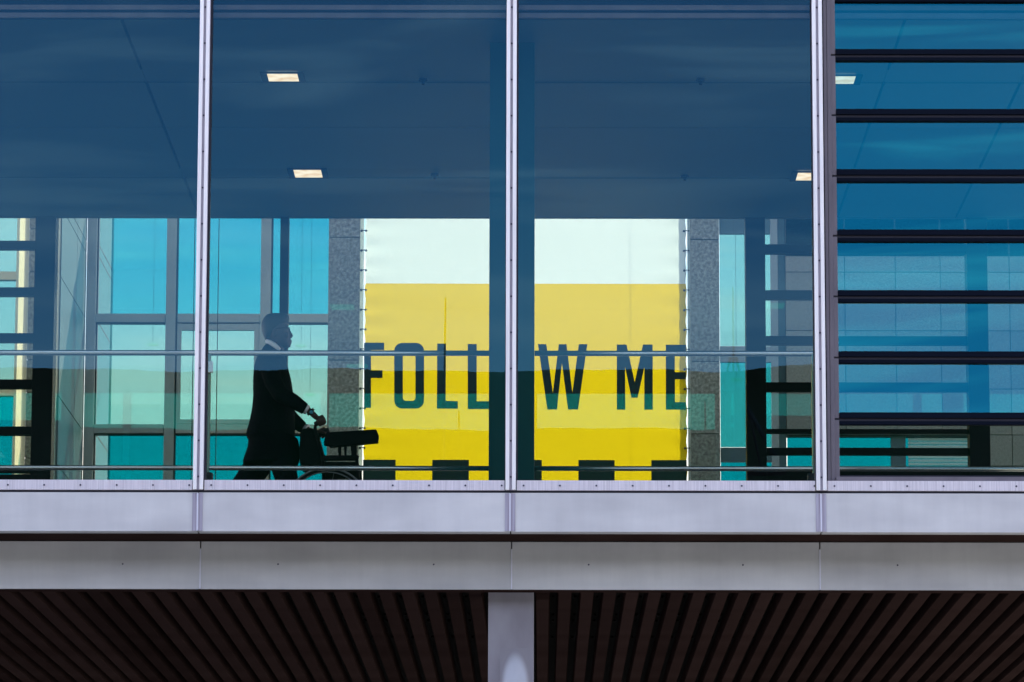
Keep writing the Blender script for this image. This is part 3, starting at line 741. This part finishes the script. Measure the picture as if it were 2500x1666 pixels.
MB().box(X(1921, yw), X(2399, yw), yw + 0.06, yw + 0.07, zs[4] + 0.004, zs[5] - 0.004).build('pane', M['p_teal'], SWN)  # reflected window, built as a pane
MB().box(X(1921, yw), X(2172, yw), yw, yw + 0.05, Z(1106, yw, 2000), Z(1093, yw, 2000), 0.003).build('rail', M['gasket'], SWN)  # rail of the reflected window
MB().box(X(2172, yw), X(2208, yw), yw, yw + 0.05, zs[4] + 0.004, zs[5] - 0.004, 0.003).build('post', M['slate'], SWN)  # post of the reflected window
for k in range(8):
    q = 1070 + k * 8.6
    MB().box(X(2214, yw), X(2368, yw), yw, yw + 0.02, Z(q + 6.4, yw, 2300), Z(q, yw, 2300), 0.001).build('slat', M['blind'], SWN)
MB().box(X(2370, yw), X(2399, yw), yw, yw + 0.05, zs[4] + 0.004, zs[5] - 0.004, 0.003).build('post', M['slate'], SWN)  # post of the reflected window

# ------------------------------------------------------------------ masts across the road (seen as reflections)
def lamp_mast(px, py_top, L, label, tripod):
    dist = L + 27.1
    d = MROT @ Vector(((px - 1250) / F, -(py_top - 833) / F, -1.0)); t_ = (L + 0 - CAM.y) / d.y
    x, z = CAM.x + d.x * t_, CAM.z + d.z * t_
    t = thing('lamp_mast', label, 'mast', 'masts across the road mirrored in the glass'); t.location = (x, -L, 0)
    MB().tube([(0, 0, -0.05), (0, 0, z * 0.5), (0, 0, z)], [0.07, 0.045, 0.018], 10).build('pole', M['mast'], t)
    if tripod:
        for a in (-1, 1):
            MB().tube([(a * 1.0, 0.2, z - 3.9), (a * 0.1, 0.1, z - 2.3)], 0.05, 8).build('brace', M['mast'], t)
            MB().tube([(a * 0.6, -0.2, z - 3.9), (a * 0.06, -0.05, z - 1.5)], 0.025, 8).build('brace', M['mast'], t)
        MB().box(-1.1, 1.1, -0.3, 0.3, z - 4.0, z - 3.9).build('platform', M['mast'], t)
    else:
        MB().box(-0.25, 0.25, -0.1, 0.1, z - 2.1, z - 1.9, 0.02).build('lamp_head', M['mast'], t)
lamp_mast(1087, 727, 62.0, 'slim mast mirrored in the glass over the first letter L', False)
lamp_mast(1790, 700, 62.0, 'braced mast mirrored in the narrow window right of the banner', True)

# ------------------------------------------------------------------ the wheelchair
YW = 2.5
def q3(zx, zy): return W(560 + zx / 3.485, 740 + zy / 3.485, YW)
U = (q3(1000, 900)[0] - q3(0, 900)[0]) / 1000.0         # metres per survey unit at the person's depth
WC = thing('wheelchair', 'black wheelchair being pushed along the bridge by the man in a suit', 'wheelchair')
def P3(zx, zy, dy=0.0):
    x, z = q3(zx, zy); return (x, YW + dy, z)
HW = 0.25
wcx = q3(852, 1446)[0]; wtop = q3(852, 1446)[1]; WR = 0.305
wcz = wtop - WR
zf = wcz - WR                                            # the wheels stand on the floor
for s in (-1, 1):
    yy = YW + s * (HW + 0.05)
    wh = MB().tube([(wcx + (WR - 0.016) * math.cos(2 * math.pi * k / 48), yy, wcz + (WR - 0.016) * math.sin(2 * math.pi * k / 48)) for k in range(48)], 0.016, 8, closed=True).build('wheel', M['rubber'], WC)
    MB().tube([(wcx + (WR - 0.036) * math.cos(2 * math.pi * k / 48), yy, wcz + (WR - 0.036) * math.sin(2 * math.pi * k / 48)) for k in range(48)], 0.005, 8, closed=True).build('rim', M['dim'], wh)
    MB().tube([(wcx + (WR - 0.012) * math.cos(2 * math.pi * k / 48), yy + s * 0.035, wcz + (WR - 0.012) * math.sin(2 * math.pi * k / 48)) for k in range(48)], 0.0065, 8, closed=True).build('hand_rim', M['dim'], wh)
    mb = MB()
    for k in range(18):
        a = 2 * math.pi * k / 18
        mb.tube([(wcx + 0.02 * math.cos(a + 0.5), yy, wcz + 0.02 * math.sin(a + 0.5)), (wcx + (WR - 0.04) * math.cos(a), yy, wcz + (WR - 0.04) * math.sin(a))], 0.0015, 4)
    mb.build('spokes', M['dim'], wh)
    MB().tube([(wcx, yy - 0.03, wcz), (wcx, yy + 0.03, wcz)], 0.025, 12).build('hub', M['chrome'], wh)
    # cane, grip, arm pad, side frame
    yc = s * HW
    MB().tube([P3(835, 1800, yc), P3(806, 1345, yc), P3(770, 1210, yc), P3(745, 1120, yc), P3(748, 1090, yc), P3(775, 1066, yc), P3(800, 1052, yc)], 0.012, 10).build('push_cane', M['vinyl'], WC)
    MB().tube([P3(742, 1082, yc), P3(770, 1066, yc), P3(812, 1044, yc), P3(834, 1036, yc)], [0.016, 0.019, 0.021, 0.017], 12).build('grip', M['rubber'], WC)
    pts = [(820, 1235), (842, 1152), (1040, 1140), (1262, 1126), (1284, 1178), (1278, 1236), (1070, 1258), (872, 1276), (860, 1262), (822, 1256)]
    if s > 0: pts = [(640, 1130), (690, 1120), (742, 1300), (742, 1330), (690, 1345), (660, 1330)]      # the far arm is folded back
    o = MB().prism([q3(*p) for p in pts], YW + yc - 0.035, YW + yc + 0.035).build('armrest', M['vinyl'], WC)
    bv = o.modifiers.new('bevel', 'BEVEL'); bv.width = 0.012; bv.segments = 3; bv.limit_method = 'ANGLE'
    for a, c in () if s > 0 else ((937, 968), (987, 1013), (1046, 1098)):
        MB().prism([q3(a, 1262), q3(c, 1258), q3(c - 2, 1345), q3(a + 6, 1345)], YW + yc - 0.012, YW + yc + 0.012).build('arm_support', M['vinyl'], WC)
    MB().tube([P3(800, 1366, yc), P3(1100, 1362, yc), P3(1112, 1366, yc)], [0.02, 0.02, 0.016], 10).build('side_rail', M['vinyl'], WC)
    MB().tube([P3(820, 1640, yc), P3(1110, 1640, yc)], 0.014, 10).build('side_rail', M['vinyl'], WC)
    MB().tube([P3(1098, 1366, yc), P3(1110, 1640, yc), P3(1200, 1960, yc), P3(1230, 2060, yc)], 0.012, 10).build('front_tube', M['vinyl'], WC)
    fx, fz = q3(1230, 2060)
    MB().box(fx - 0.02, fx + 0.15, YW + yc - s * 0.16 if s > 0 else YW + yc, YW + yc if s > 0 else YW + yc - s * 0.16, fz - 0.01, fz + 0.01, 0.004).build('foot_plate', M['vinyl'], WC)
    cxw, czw = q3(1120, 1900)[0], zf + 0.075
    ct = MB().tube([(cxw + 0.06 * math.cos(2 * math.pi * k / 24), YW + yc, czw + 0.06 * math.sin(2 * math.pi * k / 24)) for k in range(24)], 0.015, 8, closed=True).build('caster', M['rubber'], WC)
    MB().tube([(cxw, YW + yc - 0.02, czw), (cxw, YW + yc + 0.02, czw)], 0.045, 14).build('caster_hub', M['alu'], ct)
    MB().tube([(cxw, YW + yc, czw + 0.07), (cxw - 0.01, YW + yc, q3(0, 1640)[1])], 0.012, 8).build('caster_fork', M['alu'], ct)
MB().tube([(wcx, YW - HW - 0.05, wcz), (wcx, YW + HW + 0.05, wcz)], 0.012, 10).build('axle', M['alu'], WC)
a0, a1 = q3(812, 1380), q3(1100, 1400)
MB().box(a0[0], a1[0], YW - HW + 0.01, YW + HW - 0.01, a1[1] - 0.05, a0[1] - 0.01, 0.012).build('seat', M['vinyl'], WC)
MB().prism([q3(741, 1112), q3(757, 1112), q3(822, 1385), q3(800, 1385)], YW - HW + 0.01, YW + HW - 0.01).build('backrest', M['vinyl'], WC)
o = MB().prism([q3(618, 1130), q3(650, 1108), q3(738, 1112), q3(760, 1200), q3(800, 1375), q3(690, 1420), q3(612, 1400), q3(612, 1250)], YW - HW + 0.03, YW + HW - 0.03).build('back_pouch', M['vinyl'], WC)
bv = o.modifiers.new('bevel', 'BEVEL'); bv.width = 0.02; bv.segments = 3; bv.limit_method = 'ANGLE'

# ------------------------------------------------------------------ the man who pushes it
PE = thing('person', 'dark haired man in a black suit and glasses pushing a wheelchair', 'person')
def remesh(mb, name, m, parent, voxel, smooth=4, mats=None):
    o = mb.build(name, m, None)
    md = o.modifiers.new('r', 'REMESH'); md.mode = 'VOXEL'; md.voxel_size = voxel; md.use_smooth_shade = True
    ms = o.modifiers.new('s', 'SMOOTH'); ms.iterations = smooth; ms.factor = 0.5
    dg = bpy.context.evaluated_depsgraph_get()
    me = bpy.data.meshes.new_from_object(o.evaluated_get(dg))
    me.name = name; old = o.data; o.modifiers.clear(); o.data = me; bpy.data.meshes.remove(old)
    for p in me.polygons: p.use_smooth = True
    if not me.materials: me.materials.append(m)
    if parent is not None: o.parent = parent
    return o
def rx(zx): return q3(zx, 900)[0]
def rz(zy): return q3(300, zy)[1]
def ring(b, f, hy, zy, e=2.2, yc=0.0): return (rx(b), rx(f), YW + yc, hy, rz(zy), e)
NEAR, FAR = -1, 1
def hand(mb, s, wr, kn, grip0, grip1, rr_):
    """palm from wrist to knuckles; four fingers curl round the grip, thumb leaves the side of the palm"""
    wr, kn, g0, g1 = Vector(wr), Vector(kn), Vector(grip0), Vector(grip1)
    ax = (g1 - g0).normalized(); out = (kn - wr).normalized()
    mb.tube([wr, wr.lerp(kn, 0.35), wr.lerp(kn, 0.75), kn], [(0.024, 0.020), (0.036, 0.021), (0.041, 0.020), (0.036, 0.016)], 12)
    side = Vector((0, s, 0))
    up = ax.cross(side).normalized()
    if up.z < 0: up = -up
    for i in range(4):
        c = g0.lerp(g1, 0.14 + 0.235 * i)
        ln = (0.88, 1.0, 0.96, 0.78)[i]
        base = c + up * (rr_ + 0.012) - side * 0.0 + side * 0.016
        pts = [c + up * 0.018 - side * 0.012 + up * rr_ * 0.5]
        for a in (80, 40, 0, -40, -80, -115 * ln):
            pts.append(c + (up * math.sin(R(a)) + side * math.cos(R(a))) * (rr_ + 0.009))
        mb.tube(pts, [0.0095, 0.0098, 0.0095, 0.009, 0.0085, 0.008, 0.007], 8)
    tb = wr.lerp(kn, 0.45) - side * 0.02
    c = g0.lerp(g1, 0.25)
    mb.tube([tb, c - side * (rr_ + 0.014) + up * 0.012, c - side * (rr_ + 0.012) - up * 0.006 + ax * 0.02, c - side * rr_ * 0.6 - up * (rr_ + 0.006) + ax * 0.035], [0.014, 0.0125, 0.011, 0.009], 8)

# head, neck, hands and the rest of the figure in one continuous mesh
bd = MB()
head = [(345, 410, .020, 97), (318, 470, .046, 106), (298, 484, .062, 122), (280, 490, .072, 146), (268, 492, .076, 175), (267, 496, .077, 205), (273, 503, .0765, 228),
        (283, 502, .0755, 246), (292, 504, .073, 262), (298, 505, .0715, 276), (302, 507, .070, 290), (308, 512, .068, 303), (316, 518, .066, 318), (325, 518, .063, 334), (338, 517, .058, 350),
        (356, 514, .050, 364), (380, 506, .040, 376), (410, 494, .026, 384)]
bd.loft([ring(b_, f_, hy, zy, 2.15) for b_, f_, hy, zy in head], 28)
def face(pts, rr_): bd.tube([P3(a, b_, 0) for a, b_ in pts], rr_, 10)
face([(492, 222), (508, 240), (526, 272), (531, 290)], [0.010, 0.0095, 0.0115, 0.012])      # nose bridge to tip
bd.ball(P3(521, 292, -0.010), (0.010, 0.008, 0.0075), 10); bd.ball(P3(521, 292, 0.010), (0.010, 0.008, 0.0075), 10)
for yy in (-0.018, 0.0, 0.018):
    k = 1 - abs(yy) * 12
    bd.ball(P3(518 - abs(yy) * 320, 322, yy), (0.012 * k + 0.002, 0.013, 0.0062), 10)             # lips
    bd.ball(P3(516 - abs(yy) * 320, 340, yy), (0.012 * k + 0.002, 0.013, 0.0066), 10)
bd.ball(P3(504, 364, 0), (0.016, 0.022, 0.014), 12)                                               # chin
for s in (-1, 1):
    bd.ball(P3(494, 216, s * 0.032), (0.012, 0.026, 0.009), 10)                                   # brow
    bd.ball(P3(486, 286, s * 0.042), (0.020, 0.020, 0.020), 10)                                   # cheek
    bd.ball(P3(392, 268, s * 0.078), (0.017, 0.010, 0.031), 12)                                   # ear
bd.tube([P3(395, 330), P3(395, 400), P3(385, 470), P3(370, 560)], [(0.062, 0.058), (0.058, 0.056), (0.062, 0.07), (0.09, 0.13)], 18)
bd.loft([ring(260, 470, .15, 520), ring(235, 500, .17, 640), ring(235, 515, .16, 820), ring(215, 525, .155, 1000), ring(210, 520, .16, 1120), ring(215, 500, .15, 1230)][::-1], 20)
HIP = 1180
def limb(pts, rad): bd.tube([P3(a, b_, y) for a, b_, y in pts], rad, 12)
limb([(330, 1180, .09), (240, 1400, .10), (130, 1590, .10), (20, 1850, .10), (-70, 2090, .10)], [.085, .075, .055, .048, .038])
limb([(390, 1180, -.09), (450, 1400, -.10), (510, 1600, -.10), (545, 1850, -.10), (575, 2095, -.10)], [.085, .075, .055, .05, .038])
limb([(-85, 2070, .10), (-60, 2130, .10), (40, 2150, .10)], [.04, .035, .025])
limb([(560, 2080, -.10), (590, 2130, -.10), (700, 2110, -.10)], [.04, .035, .025])
limb([(355, 560, -.16), (390, 700, -.235), (452, 838, -.265), (560, 890, -.275), (690, 960, -.262)], [.055, .048, .042, .036, .026])
limb([(355, 560, .16), (390, 700, .235), (440, 850, .265), (530, 950, .265), (640, 1030, .255)], [.055, .048, .042, .036, .026])
g0, g1 = P3(762, 1064, -HW), P3(830, 1034, -HW)
hand(bd, NEAR, P3(690, 960, -.262), P3(765, 1030, -.256), g0, g1, 0.019)
h0, h1 = P3(752, 1076, HW), P3(815, 1044, HW)
hand(bd, FAR, P3(640, 1030, .255), P3(742, 1064, .252), h0, h1, 0.019)
body = remesh(bd, 'body', M['skin'], PE, 0.0052, 3)

# hair as a cap of its own, with the quiff at the front
hb = MB()
hair = [(352, 402, .022, 90), (316, 484, .052, 97), (296, 496, .068, 112), (277, 501, .079, 138), (264, 497, .083, 168), (261, 470, .084, 196), (265, 440, .084, 222), (271, 405, .082, 246), (280, 375, .077, 272), (292, 345, .067, 300), (306, 332, .05, 326)]
hb.loft([ring(b_, f_, hy, zy, 2.2) for b_, f_, hy, zy in hair], 28)
hb.ball(P3(462, 110, 0), (0.034, 0.055, 0.020), 12)
hb.ball(P3(484, 122, 0), (0.020, 0.050, 0.024), 12)
hb.ball(P3(488, 150, 0), (0.013, 0.046, 0.020), 12)
remesh(hb, 'hair', M['hair'], PE, 0.005, 3)

# glasses
gl = MB()
for s in (-1, 1):
    gl.tube([(P3(512, 236)[0], YW + s * 0.032 + 0.024 * math.cos(2 * math.pi * k / 20), P3(512, 236)[2] + 0.017 * math.sin(2 * math.pi * k / 20)) for k in range(20)], 0.0022, 6, closed=True)
    gl.tube([P3(512, 230, s * 0.056), P3(470, 228, s * 0.078), P3(400, 234, s * 0.083)], 0.0022, 6)
gl.tube([P3(513, 232, -0.009), P3(517, 230, 0), P3(513, 232, 0.009)], 0.002, 6)
gl.build('glasses', M['navy'], PE)

# jacket with sleeves, trousers, shirt, cuff, watch, shoes
jk = MB()
jr = [(302, 398, .058, 352), (270, 446, .098, 400), (240, 470, .150, 448), (220, 482, .188, 498), (207, 497, .208, 556), (200, 522, .215, 650), (201, 538, .210, 740), (202, 547, .205, 800), (195, 554, .202, 900), (172, 560, .204, 1020), (148, 560, .212, 1105), (146, 556, .214, 1135), (166, 590, .210, 1165), (162, 602, .208, 1230), (140, 606, .204, 1290), (120, 598, .198, 1350), (124, 588, .194, 1374)]
jk.loft([ring(b_, f_, hy, zy, 2.5) for b_, f_, hy, zy in jr][::-1], 32)
for s in (-1, 1):
    pts = [(350, 520, s * .150), (360, 590, s * .205), (392, 720, s * .255), (455, 832, s * .275), (560, 888, s * .280), (665, 956, s * .267)]
    if s > 0: pts = [(350, 520, .150), (360, 590, .205), (392, 720, .255), (445, 860, .275), (530, 955, .272), (610, 1015, .262)]
    jk.tube([P3(a, b_, y) for a, b_, y in pts], [.06, .068, .064, .06, .054, .042], 14)
jacket = remesh(jk, 'jacket', M['black'], PE, 0.009, 5)
tr = MB()
tr.loft([ring(168, 548, .185, 1120, 2.3), ring(172, 530, .185, 1200, 2.3), ring(160, 500, .18, 1290, 2.3), ring(170, 470, .17, 1345, 2.3)][::-1], 24)
tr.tube([P3(280, 1220, .09), P3(222, 1390, .10), P3(108, 1545, .10), P3(5, 1850, .10), P3(-68, 2080, .10)], [.112, .098, .088, .08, .075], 16)
tr.tube([P3(410, 1220, -.09), P3(465, 1400, -.10), P3(505, 1560, -.10), P3(535, 1850, -.10), P3(565, 2080, -.10)], [.108, .09, .078, .075, .072], 16)
remesh(tr, 'trousers', M['trouser'], PE, 0.011, 4)
sh = MB()
cz = [(322, 338), (352, 352), (385, 376), (415, 402), (436, 420)]
for s in (-1, 1):
    sh.tube([P3(a, b_, s * (0.066, 0.086, 0.100, 0.106, 0.098)[i]) for i, (a, b_) in enumerate(cz)], [0.014, 0.016, 0.017, 0.016, 0.011], 10)
sh.tube([P3(438, 418, -0.035), P3(458, 452, -0.04), P3(474, 490, -0.03), P3(482, 520, -0.02)], [(0.014, 0.01), (0.013, 0.01), (0.010, 0.008), (0.004, 0.004)], 10)
sh.tube([P3(438, 418, 0.035), P3(458, 452, 0.04), P3(474, 490, 0.03), P3(482, 520, 0.02)], [(0.014, 0.01), (0.013, 0.01), (0.010, 0.008), (0.004, 0.004)], 10)
sh.build('shirt_collar', M['shirt'], PE)
MB().tube([P3(660, 950, -.266), P3(684, 962, -.263)], [.036, .034], 18).build('shirt_cuff', M['shirt'], PE)
MB().tube([P3(625, 1018, .262), P3(645, 1032, .257)], [.036, .034], 18).build('shirt_cuff', M['shirt'], PE)
wt = MB(); wt.tube([P3(700, 968, -.262), P3(716, 984, -.260)], [.031, .032], 16)
wtb = wt.build('watch', M['rubber'], PE)
MB().ball(P3(716, 985, -.294), (0.014, 0.006, 0.014), 14).build('watch_face', M['watch'], wtb)
def shoe(x, zy, yc, tilt, name):
    a = P3(x, zy, yc); s_ = MB()
    s_.tube([(a[0] - 0.06, a[1], a[2] + 0.045), (a[0], a[1], a[2] + 0.045), (a[0] + 0.10, a[1], a[2] + 0.035 + tilt), (a[0] + 0.19, a[1], a[2] + 0.028 + tilt * 1.8)], [(.036, .04), (.042, .045), (.046, .034), (.03, .02)], 12)
    s_.build(name, M['rubber'], PE)
zfy = 740
def zy_of(z):
    lo, hi = 1500.0, 3000.0
    for _ in range(40):
        m_ = (lo + hi) / 2
        if rz(m_) > z: lo = m_
        else: hi = m_
    return lo
FL = zy_of(zf)
shoe(-85, FL - 6, .10, 0.0, 'shoe'); shoe(580, FL - 6, -.10, 0.03, 'shoe')
